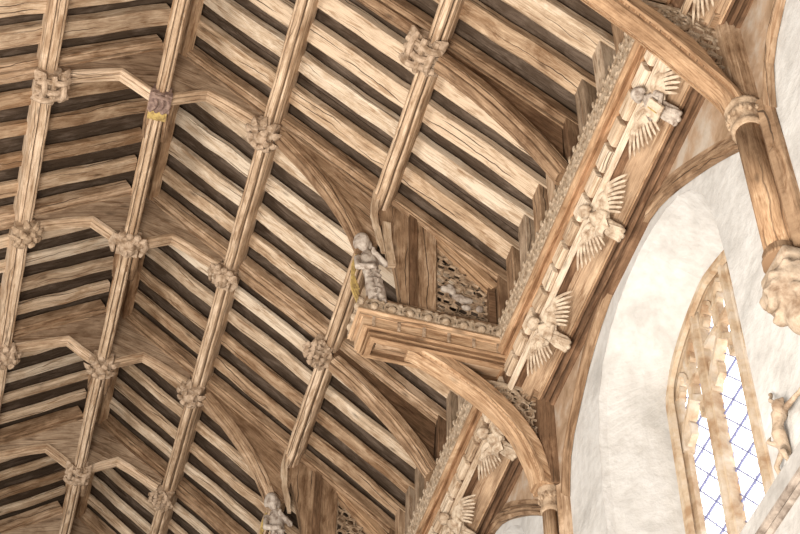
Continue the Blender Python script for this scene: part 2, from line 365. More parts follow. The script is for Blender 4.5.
# ------------------------------------------------------------------ bosses
def boss(kind, c, tilt, mat, name, label, cat='boss', size=.17, grp=None):
    """Carved roof boss hanging under a joint; tilt leans it to the slope's normal."""
    rot = Matrix.Rotation(tilt, 4, 'Y')
    t = thing(name, c, label, cat, grp, rot=rot)
    bm = BM(); s = size; rr = random.Random(hash(kind) % 100 if False else sum(map(ord, label)))
    # core block
    box(bm, (-s * .62, -s * .62, -.02), (s * .62, s * .62, s * .75))
    if kind == 'leaf':
        ball(bm, (0, 0, -.03), (s * .42, s * .42, s * .3))
        for ring, (nn, rad, ln, tz) in enumerate(((6, .25, .5, -.35), (9, .55, .55, -.1))):
            for i in range(nn):
                a = 2 * math.pi * (i + ring * .5) / nn + rr.uniform(-.15, .15)
                d = V((math.cos(a), math.sin(a), 0)); p = d * s * rad; q = d * s * (rad + ln) + V((0, 0, tz * .02 + .035 * ring))
                m = (p + q) / 2 + V((0, 0, s * tz - .02))
                sweep(bm, smooth_curve([p, m, q], 3), ellp(6, 1, .45), up=(0, 0, 1), scales=[s * v for v in (.1, .15, .2, .22, .2, .13, .05)])
    elif kind == 'knot':
        ball(bm, (0, 0, 0), (s * .72, s * .72, s * .30), 2)
        for off, ax in ((-.28, 0), (.28, 0), (0, 0), (-.28, 1), (.28, 1), (0, 1)):
            pts = []
            for i in range(13):
                u = -1 + i / 6; zz = -.03 - .13 * s * math.cos(u * 3.3 + (off * 8) + ax * math.pi) - .35 * s * (1 - u * u)
                pts.append((u * s * .85, off * s * 1.9, zz) if ax == 0 else (off * s * 1.9, u * s * .85, zz))
            tube(bm, pts, s * .17, 7)
        for i in range(4):
            a = math.pi / 4 + i * math.pi / 2; d = V((math.cos(a), math.sin(a), 0))
            sweep(bm, [d * s * .7, d * s * 1.0 + V((0, 0, -.02)), d * s * 1.3 + V((0, 0, .03))], ellp(6, 1, .4), up=(0, 0, 1), scales=[s * .32, s * .34, s * .08])
    elif kind == 'face':
        ball(bm, (0, 0, -s * .1), (s * .5, s * .62, s * .5), 3)
        ball(bm, (0, .05 * s, -s * .62), (s * .1, s * .22, s * .14)); 
        for q in (-1, 1):
            ball(bm, (q * s * .22, -s * .16, -s * .52), (s * .1, s * .07, s * .06)); ball(bm, (q * s * .48, 0, -s * .1), (s * .12, s * .18, s * .16))
            for j in range(4): ball(bm, (q * s * (.25 + .16 * j), -s * (.62 - .1 * j), -s * (.15 - .03 * j)), s * .19)
            sweep(bm, [(q * s * .3, -s * .5, 0), (q * s * .85, -s * .7, -.02), (q * s * .95, -s * .1, .0), (q * s * .8, s * .6, -.0)], ellp(6, 1, .5), up=(0, 0, 1), scales=[s * .2, s * .24, s * .22, s * .1])
        tube(bm, [(-s * .2, s * .32, -s * .46), (0, s * .36, -s * .52), (s * .2, s * .32, -s * .46)], s * .05, 6)
        for j in range(3): ball(bm, (s * (.45 * (j - 1)), -s * .85, -s * .1), (s * .24, s * .2, s * .25))
    elif kind == 'shield':
        box(bm, (-s * .75, -s * .7, -s * .35), (s * .75, s * .75, .02))
        for q in (-1, 0, 1):
            sweep(bm, smooth_curve([(q * s * .42 - .02, -s * .75, -s * .3), (q * s * .42 + .03, 0, -s * .52), (q * s * .42 - .02, s * .8, -s * .35)], 4), ellp(6, s * .15, s * .12), up=(0, 0, 1))
        sweep(bm, smooth_curve([(-s * .7, -s * .4, -s * .35), (0, -s * .65, -s * .62), (s * .7, -s * .4, -s * .35)], 4), ellp(6, s * .12, s * .14), up=(0, 0, 1))
    else:  # lozenge of small leaves
        for i in range(5):
            for j in range(5):
                u, v = (i - 2) * .36, (j - 2) * .36
                if abs(u) + abs(v) > 1.1: continue
                a = rr.uniform(0, 6.3); d = V((math.cos(a), math.sin(a), 0)) * s * .2; p = V((u * s, v * s, -s * (.25 - .12 * (abs(u) + abs(v)))))
                sweep(bm, [p - d, p + V((0, 0, -s * .22)), p + d], ellp(6, 1, .5), up=(0, 0, 1), scales=[s * .07, s * .18, s * .06])
        for q in range(4):
            a = q * math.pi / 2; b2 = a + math.pi / 2
            tube(bm, [(math.cos(a) * s, math.sin(a) * s, -.01), (math.cos(b2) * s, math.sin(b2) * s, -.01)], s * .12, 6)
    o = obj('carving', bm, mat, t, local=True)
    return t
TL = {1: .42, -1: -.42}
t = boss('shield', (0, yt(1) - .02, .0), 0, PURP, 'ridge_boss', 'square purple-brown ridge boss above a gold painted patch', size=.135)
bm = BM(); box(bm, (-.085, .10, -.03), (.085, .21, .06)); ball(bm, (0, .155, -.02), (.085, .065, .035)); obj('painted_band', bm, GOLD, t, local=True)
boss('face', (0, yt(2) - .02, .0), 0, CARVE, 'ridge_boss', 'ridge boss carved with a small curly-haired face')
boss('leaf', (0, yt(3), .0), 0, CARVE, 'ridge_boss', 'ridge boss carved as a spiky rosette of leaves')
boss('knot', (0, yt(4), .0), 0, CARVE, 'ridge_boss', 'small ridge boss carved as a tangled knot above the dark far bays', size=.15)
boss('leaf', (0, yt(5), .0), 0, CARVE, 'ridge_boss', 'farthest ridge boss, at the dark far end of the roof', size=.15)
UB = [(1, 'leaf', 'upper window-side purlin boss of broad folded leaves on the painted-boss truss', .17),
      (2, 'face', 'upper window-side purlin boss of curling foliage on the face-boss truss', .15),
      (3, 'leaf', 'upper window-side purlin boss of layered leaves on the leafy-boss truss', .16),
      (4, 'lozenge', 'diamond-shaped purlin boss of small leaves on the knot-boss truss', .15), (5, 'knot', 'upper purlin boss of the farthest hammerbeam truss', .15)]
for k, kd, lb, sz in UB: boss(kd, (.96, yt(k), -.15), TL[1], CARVE, 'purlin_boss', lb, size=sz)
for k, kd, lb, sz in [(1, 'knot', 'far-side purlin boss carved as a cross-banded square knot', .17), (2, 'leaf', 'far-side purlin boss of bunched leaves, on the face-boss truss', .16), (3, 'leaf', 'far-side purlin boss half out of view, on the leafy-boss truss', .16)]:
    boss(kd, (-.96, yt(k), -.15), TL[-1], CARVEW if k == 2 else CARVE, 'purlin_boss', lb, size=sz)
boss('knot', (1.985, yt(0), -.9), TL[1], CARVE, 'purlin_boss', 'lower purlin boss woven like a basket knot with four corner leaves', size=.18)
boss('lozenge', (1.985, yt(2), -.9), TL[1], CARVE, 'purlin_boss', 'lower purlin boss of crumpled foliage, beyond the hammerbeam end', size=.17)
boss('leaf', (1.985, yt(4), -.9), TL[1], CARVE, 'purlin_boss', 'lower purlin boss of the knot-boss truss', size=.17)

# ------------------------------------------------------------------ apex braces (solid, cusped)
def rib(bm, pts, y, w, h, n=3, up=(0, 0, 1), jit=.002):
    sweep(bm, [V((p[0], y, p[1])) for p in pts], moulded(w, h), up=up, A=(0, 1, 0), jit=jit)
for k in range(0, 7):
    y = yt(k)
    for s in (1, -1):
        side = 'window-side' if s > 0 else 'far-side'
        low = [(.06, .05), (.24, .165), (.40, .262), (.56, .18), (.75, .075), (.93, .0)]
        t = thing('apex_brace', (s * .45, y, .1), f'{side} cusped apex brace of {TRN[k]}', 'brace', f'{side} apex braces')
        bm = BM(); poly = [(s * x, z) for x, z in low] + [(s * .93, zr(.93) + .03), (s * .12, zr(.12) + .05), (s * .03, .8)]
        prism(bm, poly, 'y', y - .035, y + .035, grain=-.3 * s); obj('spandrel_board', bm, PLATE, t)
        bm = BM()
        pts = [(s * .08, .035), (s * .24, .14), (s * .40, .245), (s * .56, .17), (s * .75, .065), (s * .90, -.02)]
        sweep(bm, [V((p[0], y, p[1] + .02)) for p in pts], moulded(.12, .06), up=(0, 0, 1), A=(0, 1, 0), jit=.002)
        obj('moulded_rib', bm, PURL, t)
# ------------------------------------------------------------------ lower arch braces of the arched trusses
for k in (0, 2, 4, 6):
    y = yt(k)
    c = smooth_curve([(2.12, y, -1.0), (2.42, y, -1.26), (2.72, y, -1.60), (2.93, y, -1.88), (3.10, y, -2.16)], 4)
    t = thing('arch_brace', (2.6, y, -1.6), f'lower arch brace with dark boarded spandrel on {TRN[k]}', 'brace', 'lower arch braces of the arched trusses')
    bm = BM(); poly = [(p.x, p.z) for p in c] + [(3.13, -1.5), (2.1, zr(2.1) - .05)]
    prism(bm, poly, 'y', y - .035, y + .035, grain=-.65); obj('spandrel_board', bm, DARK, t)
    bm = BM(); sweep(bm, c, moulded(.17, .12), up=(.6, 0, .8), A=(0, 1, 0), jit=.002); obj('moulded_rib', bm, BEAM, t)
# ------------------------------------------------------------------ tracery panels
def tracery(bm, poly, y, d, rr, cell=.085, bar=.014, rosettes=()):
    """Openwork: rings set cell by cell inside the outline, joined to a border strip."""
    def inside(p):
        c = False; n = len(poly)
        for i in range(n):
            a, b = poly[i], poly[(i + 1) % n]
            if (a[1] > p[1]) != (b[1] > p[1]) and p[0] < (b[0] - a[0]) * (p[1] - a[1]) / (b[1] - a[1]) + a[0]: c = not c
        return c
    def dist(p):
        return min((V((*p, 0)) - (lambda q: q[0] if 0 <= q[1] <= 1 else (V((*a, 0)) if q[1] < 0 else V((*b, 0))))(intersect_point_line(V((*p, 0)), V((*a, 0)), V((*b, 0))))).length for a, b in zip(poly, poly[1:] + poly[:1]))
    def ring(c, r, b2=bar, dd=d, n=12, ph=0, lob=0):
        pts = [V((c[0] + (r + lob * math.cos(4 * (2 * math.pi * i / n))) * math.cos(2 * math.pi * i / n + ph), y, c[1] + (r + lob * math.cos(4 * (2 * math.pi * i / n))) * math.sin(2 * math.pi * i / n + ph))) for i in range(n)]
        sweep(bm, pts, rectp(dd, b2), up=(0, 0, 1), A=(0, 1, 0), closed=True)
    for (cx, cz, r) in rosettes:
        ring((cx, cz), r, bar * 1.3, d * 1.2, 20); ring((cx, cz), r * .26, bar, d, 10)
        for i in range(8):
            a = 2 * math.pi * i / 8
            ring((cx + .63 * r * math.cos(a), cz + .63 * r * math.sin(a)), r * .23, bar * .9, d, 9)
    xs = [p[0] for p in poly]; zs = [p[1] for p in poly]; row = 0; z = min(zs)
    while z < max(zs):
        x = min(xs) + (cell / 2 if row % 2 else 0)
        while x < max(xs):
            q = (x + rr.uniform(-.006, .006), z + rr.uniform(-.006, .006))
            if inside(q) and dist(q) > cell * .22 and all(math.hypot(q[0] - cx, q[1] - cz) > r + cell * .3 for cx, cz, r in rosettes):
                ring(q, cell * .46 + rr.uniform(-.004, .004), bar, d, 10, rr.uniform(0, 1), cell * .06)
            x += cell
        z += cell * .86; row += 1
    sweep(bm, [V((p[0], y, p[1])) for p in poly], rectp(d * 1.3, bar * 1.8), up=(0, 0, 1), A=(0, 1, 0), closed=True)
# ------------------------------------------------------------------ hammerbeam trusses
def resample(pts, n):
    P = [V((p[0], 0, p[1])) for p in pts]; return smooth_curve(P, n)
def hammer_truss(k, up, low, name):
    y = yt(k)
    # hammerbeam with its cresting
    t = thing('hammerbeam', (2.5, y, -2.75), f'projecting hammerbeam with scalloped cresting on {TRN[k]}', 'hammerbeam', 'hammerbeams')
    x0, x1, h = 1.98, 3.2, .10
    bm = BM(); box(bm, (x0 + .12, y - .05, -2.57), (x1, y + .05, -2.12)); box(bm, (x0 + .06, y - h, -2.54), (x1, y + h, -2.12)); box(bm, (x0, y - h, -2.50), (x0 + .1, y + h, -2.12)); obj('beam_core', bm, BEAM, t)
    U = [(x1, y - h), (x0, y - h), (x0, y + h), (x1, y + h)]
    bands = [(-.15, [(0, .0), (.085, .0), (.095, -.018), (.07, -.035), (0, -.035)], ORNG, 'top_fillet'),
             (0, [(0, -.25), (.075, -.25), (.08, -.27), (.062, -.285), (.058, -.31), (0, -.31)], ORNG, 'upper_moulding'),
             (0, [(0, -.31), (.045, -.31), (.045, -.42), (0, -.42)], ORNG, 'frieze_band'),
             (0, [(0, -.42), (.055, -.42), (.06, -.435), (.045, -.45), (.02, -.435), (.035, -.475), (.03, -.49), (.0, -.47), (.015, -.51), (.012, -.515), (-.03, -.52)], ORNG, 'lower_moulding')]
    ins = {'frieze_band': .02, 'lower_moulding': .06}
    for dz, pr, mt, nm in bands[1:]:
        bm = BM(); n = len(U); rings = []
        for i in range(n):
            if i == 0: o2 = V((0, -1, 0))
            elif i == 1: o2 = V((-1, -1, 0))
            elif i == 2: o2 = V((-1, 1, 0))
            else: o2 = V((0, 1, 0))
            rings.append([bm.verts.new(V((U[i][0] + (ins.get(nm, 0) if i in (1, 2) else 0), U[i][1], -2.11)) + o2 * a + V((0, 0, b))) for a, b in pr])
        uvl = bm.loops.layers.uv.verify(); Ls = [0, x1 - x0, x1 - x0 + 2 * h, 2 * (x1 - x0) + 2 * h]; m = len(pr); per = 0
        for j in range(m):
            l = math.dist(pr[j], pr[(j + 1) % m])
            for i in range(n - 1):
                f = bm.faces.new((rings[i][j], rings[i + 1][j], rings[i + 1][(j + 1) % m], rings[i][(j + 1) % m]))
                for lp, q in zip(f.loops, ((Ls[i], per), (Ls[i + 1], per), (Ls[i + 1], per + l), (Ls[i], per + l))): lp[uvl].uv = q
            per += l
        for r_ in (rings[0], rings[-1]): bm.faces.new(r_)
        obj(nm, bm, mt, t)
    # scalloped cresting: a row of half discs with a bead in each, on front, end and back
    cr = BM()
    def scallop(c, d, o):      # c foot point, d along, o outward
        n = 10; r = .070; pts = []
        for i in range(n + 1):
            a = math.pi * (i / n) * 1.24 - .12 * math.pi; pts.append(V(c) + V(d) * (r * math.cos(a)) + V((0, 0, .06 + r * 1.1 * math.sin(a))))
        sweep(cr, pts, rectp(.028, .022), up=o, A=o)
        ball(cr, V(c) + V(o) * .006 + V((0, 0, .062)), (.036, .036, .040), 2)
        ball(cr, V(c) + V(d) * .072 + V((0, 0, .13)), (.024, .024, .028), 1)
    off = .085; zc = -2.36
    nx = 8
    for i in range(nx):
        x = x0 - .02 + (x1 - x0) * (i + .5) / nx
        scallop((x, y - h - .05, zc), (1, 0, 0), (0, -1, 0)); scallop((x, y + h + .05, zc), (1, 0, 0), (0, 1, 0))
    for yy in (-.12, 0, .12): scallop((x0 - .06, y + yy, zc), (0, 1, 0), (-1, 0, 0))
    box(cr, (x0 - .06, y - h - .055, zc - .01), (x1, y - h - .03, zc + .08)); box(cr, (x0 - .06, y + h + .03, zc - .01), (x1, y + h + .055, zc + .08)); box(cr, (x0 - .065, y - h - .05, zc - .01), (x0 - .045, y + h + .05, zc + .08))
    obj('cresting', cr, CARVE2, t)
    # studs in the frieze
    for i in range(6):
        x = x0 + .06 + i * .21
        bm = BM(); box(bm, (x - .012, y - h - .062, -2.525), (x + .012, y - h - .04, -2.425)); obj('frieze_stud', bm, CARVE, t)
    # post above the hammerbeam, three upright boards, the front one flaring to the top
    t = thing('hammer_post', (2.35, y, -2.2), f'upright boarded post standing on the hammerbeam of {TRN[k]}', 'post', 'hammer posts')
    front = resample([(2.30, -2.2), (2.285, -1.95), (2.24, -1.6), (2.17, -1.3), (2.07, -.98), (2.0, -.74)], 3)
    for (nm, pl, d, mt) in (('front_board', [(p.x, p.z) for p in front] + [(2.34, -.88), (2.36, -2.2)], .05, BEAM),
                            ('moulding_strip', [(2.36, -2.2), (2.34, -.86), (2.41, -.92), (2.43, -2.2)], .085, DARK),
                            ('rear_board', [(2.43, -2.2), (2.41, -.92), (2.59, -1.05), (2.59, -2.2)], .06, BEAM)):
        bm = BM(); prism(bm, pl, 'y', y - d, y + d, grain=math.pi / 2); obj(nm, bm, mt, t)
    # arched brace from the principal down to the post
    c = smooth_curve([(1.12, y, -.14), (1.36, y, -.42), (1.62, y, -.78), (1.80, y, -1.10), (1.93, y, -1.42)], 4)
    t = thing('upper_arch_brace', (1.6, y, -.8), f'upper arch brace curving down to the carved figure on {TRN[k]}', 'brace', 'upper arch braces')
    bm = BM(); poly = [(p.x, p.z) for p in c] + [(2.08, -1.3), (2.12, -.9), (1.95, zr(1.95) - .03), (1.1, zr(1.1) - .02)]
    prism(bm, poly, 'y', y - .035, y + .035, grain=-.75); obj('spandrel_board', bm, BEAM, t)
    bm = BM(); sweep(bm, c, moulded(.15, .10), up=(.7, 0, .7), A=(0, 1, 0), jit=.002); obj('moulded_rib', bm, BEAM, t)
    # strut and pierced panel between post and ashlar
    t = thing('pierced_panel', (2.85, y, -2.2), f'dark pierced tracery panel above the hammerbeam of {TRN[k]}', 'panel', 'upper tracery panels')
    bm = BM(); tracery(bm, [(2.60, -2.2), (3.10, -2.2), (3.10, -1.60), (2.60, -1.12)], y, .02, random.Random(k), .10, .017)
    obj('tracery', bm, CARVEW, t)
    bm = BM()
    rr = random.Random(5 + k)
    for i in range(9):
        a = V((2.70 + .03 * i + rr.uniform(-.05, .05), y - .02, -1.72 - .022 * i + rr.uniform(-.05, .05)))
        ball(bm, a, (rr.uniform(.03, .06), .03, rr.uniform(.025, .045)), 2)
    o = obj('carved_beast', bm, ASHY, t); remesh(o, .012)
    bm = BM(); sweep(bm, lerp((2.60, y, -1.09), (3.11, y, -1.62), 4), moulded(.15, .12), up=(0, 0, 1), A=(0, 1, 0)); obj('sloping_rail', bm, ORNG, t)
    bm = BM(); box(bm, (3.06, y - .06, -2.2), (3.12, y + .06, -1.6)); obj('end_stile', bm, DARK, t)
    # great arch brace under the hammerbeam, with a solid curved web and moulded soffit
    t = thing('great_arch_brace', (2.9, y, -3.8), name, 'brace', 'great arch braces')
    n = 6; up_ = [V((p.x, y, p.z)) for p in resample(up, n)]; lo_ = [V((p.x, y, p.z)) for p in resample(low, n)]
    bm = BM(); prism(bm, [(p.x, p.z) for p in up_] + [(p.x, p.z) for p in reversed(lo_)], 'y', y - .09, y + .09, grain=-.7)
    o = obj('curved_web', bm, ORNG, t); soft(o, .012)
    bm = BM(); sweep(bm, lo_, [(.07, .04), (.098, .035), (.10, .005), (.085, -.005), (.075, .02), (.068, .02), (.06, -.025), (.04, -.045), (-.04, -.045), (-.06, -.025), (-.068, .02), (-.075, .02), (-.085, -.005), (-.10, .005), (-.098, .035), (-.07, .04)], up=(.5, 0, .8), A=(0, 1, 0))
    obj('moulded_soffit', bm, ORNG, t)
    # pierced spandrel
    t = thing('spandrel_tracery', (3.2, y, -3), f'pale pierced spandrel tracery over the great brace of {TRN[k]}', 'panel', 'lower tracery spandrels')
    po = [(p.x, p.z + .01) for p in up_ if p.x > 2.72 and p.x < 3.46] + [(3.47, -2.86), (3.42, -2.72), (3.0, -2.72), (2.78, -2.70)]
    dz = low[0][1] + 2.55
    bm = BM(); tracery(bm, po, y, .014, random.Random(9), .12 if k < 0 else .10, .015, rosettes=[(3.20 if k > 0 else 3.16, -2.845 + dz * .12, .115)])
    obj('tracery', bm, CARVE2, t)
    # wall post
    t = thing('wall_post', (3.52, y, -3.9), f'dark moulded wall post above the shaft capital of {TRN[k]}', 'post', 'wall posts')
    bm = BM(); prism(bm, [(3.44, y - .05), (3.49, y - .09), (3.59, y - .12), (3.59, y + .12), (3.49, y + .09), (3.44, y + .05)], 'z', -3.76, -2.80)
    soft(obj('post_body', bm, BEAM if k < 0 else DARK, t), .012)
    bm = BM(); prism(bm, [(3.40, y - .1), (3.62, y - .17), (3.62, y + .17), (3.40, y + .1)], 'z', -2.84, -2.72); obj('head_block', bm, BEAM, t)
low1 = [(2.36, -2.60), (2.45, -2.62), (2.70, -2.76), (3.02, -2.99), (3.25, -3.27), (3.38, -3.60), (3.41, -3.77)]
up1 = [(2.36, -2.53), (2.60, -2.58), (2.88, -2.71), (3.20, -2.99), (3.42, -3.33), (3.49, -3.62), (3.52, -3.78)]
lowm = [(2.1, -2.46), (2.3, -2.55), (2.50, -2.70), (2.90, -3.08), (3.24, -3.47), (3.38, -3.65), (3.42, -3.77)]
upm = [(2.2, -2.36), (2.5, -2.52), (2.83, -2.82), (3.20, -3.18), (3.36, -3.50), (3.45, -3.66), (3.53, -3.78)]
hammer_truss(-1, upm, lowm, 'massive tan arch brace crossing the top corner')
hammer_truss(1, up1, low1, 'tan curved arch brace under the central hammerbeam')
hammer_truss(3, up1, low1, 'great arch brace of the far hammerbeam, out of sight below')
# ------------------------------------------------------------------ carved figures on the hammerbeam ends
def figure(y, x, z, label, lean):
    rot = Matrix.Rotation(lean, 4, 'Y')
    t = thing('carved_figure', (x, y, z), label, 'statue', 'standing figures on hammerbeam ends', rot=rot); t.scale = (.95, .95, 1.22)
    bm = BM()
    sweep(bm, [(0, 0, 0), (.0, 0, .12), (.005, 0, .3), (0, 0, .42), (0, 0, .50), (0, 0, .55), (0, 0, .58)], ellp(12, 1, .8), up=(0, 1, 0), scales=[.06, .065, .07, .08, .085, .06, .035])
    for q in (-1, 1): sweep(bm, [(q * .04, -.02, 0), (q * .045, -.03, .15), (q * .03, -.02, .34)], ellp(8, 1, 1), up=(0, 1, 0), scales=[.05, .048, .04]); ball(bm, (q * .04, -.06, .015), (.03, .06, .025))
    ball(bm, (-.03, -.02, .66), (.062, .07, .08), 3); ball(bm, (-.03, -.09, .655), (.012, .02, .02)); ball(bm, (-.03, .01, .70), (.075, .075, .06), 2)
    for q in (-1, 1): ball(bm, (-.03 + q * .065, .0, .65), (.025, .035, .05))
    tube(bm, [(-.10, 0, .5), (-.14, -.06, .36), (-.03, -.11, .33)], [.036, .032, .024], 8, up=(0, 1, 0))
    tube(bm, [(.10, 0, .5), (.13, -.07, .40), (.03, -.12, .46)], [.036, .032, .024], 8, up=(0, 1, 0))
    for q, (hx, hz) in ((-1, (-.01, .33)), (1, (.01, .47))):
        ball(bm, (hx, -.12, hz), (.024, .018, .028))
        for f in range(4): tube(bm, [(hx - .018 + f * .012, -.13, hz), (hx - .016 + f * .011, -.145, hz + .04 * q)], [.007, .005], 5, up=(0, 1, 0))
    for i in range(6): sweep(bm, [(-.08, -.05, .1 + .05 * i), (0, -.088, .09 + .05 * i), (.08, -.05, .1 + .05 * i)], ellp(5, .008, .008), up=(0, 0, 1))
    remesh(obj('body', bm, ASHY, t, local=True), .011, 2)
    bm = BM()
    for i in range(4): sweep(bm, smooth_curve([(-.09, .03, .56 - .02 * i), (-.15 - .01 * i, .05, .42 - .05 * i), (-.12 - .01 * i, .05, .22 - .05 * i)], 3), ellp(6, .012, .008), up=(0, 1, 0))
    obj('wing', bm, GOLD, t, local=True)
    return t
figure(yt(1) - .06, 2.09, -2.21, 'ash-grey carved figure standing on the central hammerbeam end', -.16)
figure(yt(3) - .06, 2.07, -2.21, 'grey carved figure beside a pale slat at the bottom edge', -.14)
for k, lb in ((1, 'long split pale slat hanging above the central grey figure'), (3, 'long split pale slat beside the bottom-edge grey figure')):
    y = yt(k) - .14; bm = BM()
    sweep(bm, smooth_curve([(2.02, y - .02, -.80), (2.00, y, -1.05), (2.04, y, -1.3), (2.10, y, -1.58)], 4), rectp(.055, .04), up=(0, 1, 0), jit=.006, scales=[1.1] * 6 + [.9] * 5 + [.6] * 2)
    tag(obj('pale_slat', bm, PALE), lb, 'slat', 'broken canopy slats', 'thing')
y = yt(1) - .14; bm = BM(); sweep(bm, [(2.12, y, -1.18), (2.13, y, -1.4), (2.16, y, -1.62), (2.18, y, -1.72)], rectp(.07, .04), up=(0, 1, 0), jit=.008)
tag(obj('broken_slat', bm, PALE), 'short broken slat with a ragged foot, against the central hammer post', 'slat', None, 'thing')

# ------------------------------------------------------------------ cornice
def cornice(y0, y1, where):
    t = thing('cornice', (3.3, (y0 + y1) / 2, -2.9), f'deep carved wall cornice {where}', 'cornice', 'cornice lengths')
    L = y1 - y0; n = max(2, int(L / .25))
    def strip(nm, poly, mat, parent=t, jit=0):
        bm = BM(); cx = sum(p[0] for p in poly) / len(poly); cz = sum(p[1] for p in poly) / len(poly)
        sweep(bm, lerp((cx, y0, cz), (cx, y1, cz), n), [(p[0] - cx, p[1] - cz) for p in poly], up=(0, 0, 1), A=(1, 0, 0), jit=jit)
        return obj(nm, bm, mat, parent)
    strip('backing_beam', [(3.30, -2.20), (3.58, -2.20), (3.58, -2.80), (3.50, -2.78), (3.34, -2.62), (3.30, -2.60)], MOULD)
    strip('upper_moulding', [(3.10, -2.505), (3.118, -2.535), (3.145, -2.52), (3.155, -2.55), (3.148, -2.57), (3.165, -2.585), (3.20, -2.56), (3.30, -2.58), (3.32, -2.33), (3.14, -2.33)], MOULD2)
    strip('edge_fillet', [(3.078, -2.495), (3.082, -2.515), (3.11, -2.525), (3.14, -2.50), (3.13, -2.48)], ORNG)
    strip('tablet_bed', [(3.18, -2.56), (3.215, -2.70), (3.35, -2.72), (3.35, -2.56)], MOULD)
    strip('roll_moulding', [(3.215, -2.70), (3.205, -2.73), (3.22, -2.76), (3.245, -2.765), (3.255, -2.745), (3.25, -2.69)], PALE)
    f = strip('fascia', [(3.305, -2.695), (3.445, -2.845), (3.50, -2.80), (3.34, -2.60)], FASC)
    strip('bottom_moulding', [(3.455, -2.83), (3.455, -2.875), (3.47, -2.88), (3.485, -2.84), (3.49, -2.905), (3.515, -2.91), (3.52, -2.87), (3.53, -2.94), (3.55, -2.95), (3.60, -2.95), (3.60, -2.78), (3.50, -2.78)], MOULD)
    strip('pale_edge', [(3.445, -2.838), (3.443, -2.86), (3.462, -2.868), (3.475, -2.85), (3.46, -2.835)], ORNG)
    # pale tablets, one by one
    m = int(L / .235)
    for i in range(m):
        a = y0 + .04 + (L - .08) * i / m; b = a + (L - .08) / m - .04
        bm = BM(); c0 = V((3.192, 0, -2.635)); d = V((.035, 0, -.14)).normalized(); nrm = V((-.97, 0, -.24))
        P = [c0 - d * .062 - nrm * .02, c0 - d * .062 + nrm * .018, c0 - d * .04 + nrm * .034, c0 + d * .04 + nrm * .034, c0 + d * .062 + nrm * .018, c0 + d * .062 - nrm * .02]
        prism(bm, [(p.x, p.z) for p in P], 'y', a, b)
        o = soft(obj('tablet', bm, PALE, t), .008)
    # brattishing: a tall pierced-looking band of small leaves
    bm = BM(); prism(bm, [(3.095, -2.50), (3.09, -2.46), (3.105, -2.44), (3.105, -2.16), (3.12, -2.13), (3.13, -2.14), (3.14, -2.50)], 'y', y0, y1)
    rr = random.Random(int(y0 * 10)); m = int(L / .105)
    for i in range(m):
        yy = y0 + L * (i + .5) / m
        for dy, dz, a, b2 in ((0, .30, .020, .034), (-.030, .255, .022, .02), (.030, .255, .022, .02), (0, .215, .016, .03), (-.03, .17, .012, .034), (.03, .17, .012, .034), (0, .13, .026, .014), (-.035, .09, .02, .016), (.035, .09, .02, .016), (0, .05, .03, .012)):
            ball(bm, (3.106 + rr.uniform(-.004, .003), yy + dy + rr.uniform(-.008, .008), -2.50 + dz * 1.22 + rr.uniform(-.006, .006)), (.011, a * rr.uniform(.8, 1.2), b2 * rr.uniform(.8, 1.2)), 1)
    obj('brattishing', bm, CARVE2, t)
cornice(-4.0, -1.85, 'beyond the top corner brace'); cornice(-1.85, 1.8, 'above the nearest window, with three angels')
cornice(1.8, 5.29, 'below the central hammerbeam brace, with two angels'); cornice(5.29, 12, 'at the far end of the wall, out of sight')

# ------------------------------------------------------------------ angels
hdir = V((-.74, 0, .67)).normalized(); odir = V((-.67, 0, -.74)).normalized(); sdir = hdir.cross(odir)
AROT = Matrix((sdir, hdir, odir)).transposed().to_4x4()
def wing(bm, q, n=8, sp=1.0):
    """q = side; the arm bone runs outwards from the shoulder, long curved feathers fan off it."""
    sh = V((q * .05, .07, .05))
    arm = smooth_curve([sh, V((q * .11, .125, .075)), V((q * .20, .145, .08)), V((q * .27, .125, .075))], 4)
    sweep(bm, arm, ellp(8, .03, .02), up=(0, 0, 1), scales=[1, 1.05, 1.1, 1.1, 1.1, 1.05, 1, .95, .9, .8, .7, .55, .4])
    sweep(bm, [sh + V((0, -.05, 0)), V((q * .11, .06, .062)), V((q * .18, .085, .07)), V((q * .23, .11, .075))], ellp(8, .06, .014), up=(0, 0, 1), scales=[.8, 1, .85, .4])
    for i in range(n):
        u = i / (n - 1); p = V((q * (.07 + .20 * u), .06 + .075 * u - .02 * u * u, .055 + .022 * u))
        ln = (.17 + .10 * u) * sp; a0 = math.radians(-28 + 40 * u); a1 = math.radians(-66 + (38 if q < 0 else 26) * u)
        d = V((q * math.cos(a0), math.sin(a0), 0)); e = V((q * math.cos(a1), math.sin(a1), -.05))
        pts = smooth_curve([p, p + d * ln * .26, p + d * ln * .38 + e * ln * .34, p + d * ln * .42 + e * ln * .80], 4)
        m = len(pts); sc = [.75 + .35 * math.sin(math.pi * min(1, j / (m - 1) * 1.02) ** .9) if j < m - 1 else .3 for j in range(m)]
        sweep(bm, pts, ellp(7, .0145, .008), up=(0, 0, 1), scales=sc)
        if i < n - 1:
            c = p + d * ln * .22 + V((0, .0, .014)); sweep(bm, [p + V((0, .01, .01)), c, p + d * ln * .42 + V((0, 0, .006))], ellp(7, .018, .008), up=(0, 0, 1), scales=[.9, 1, .3])
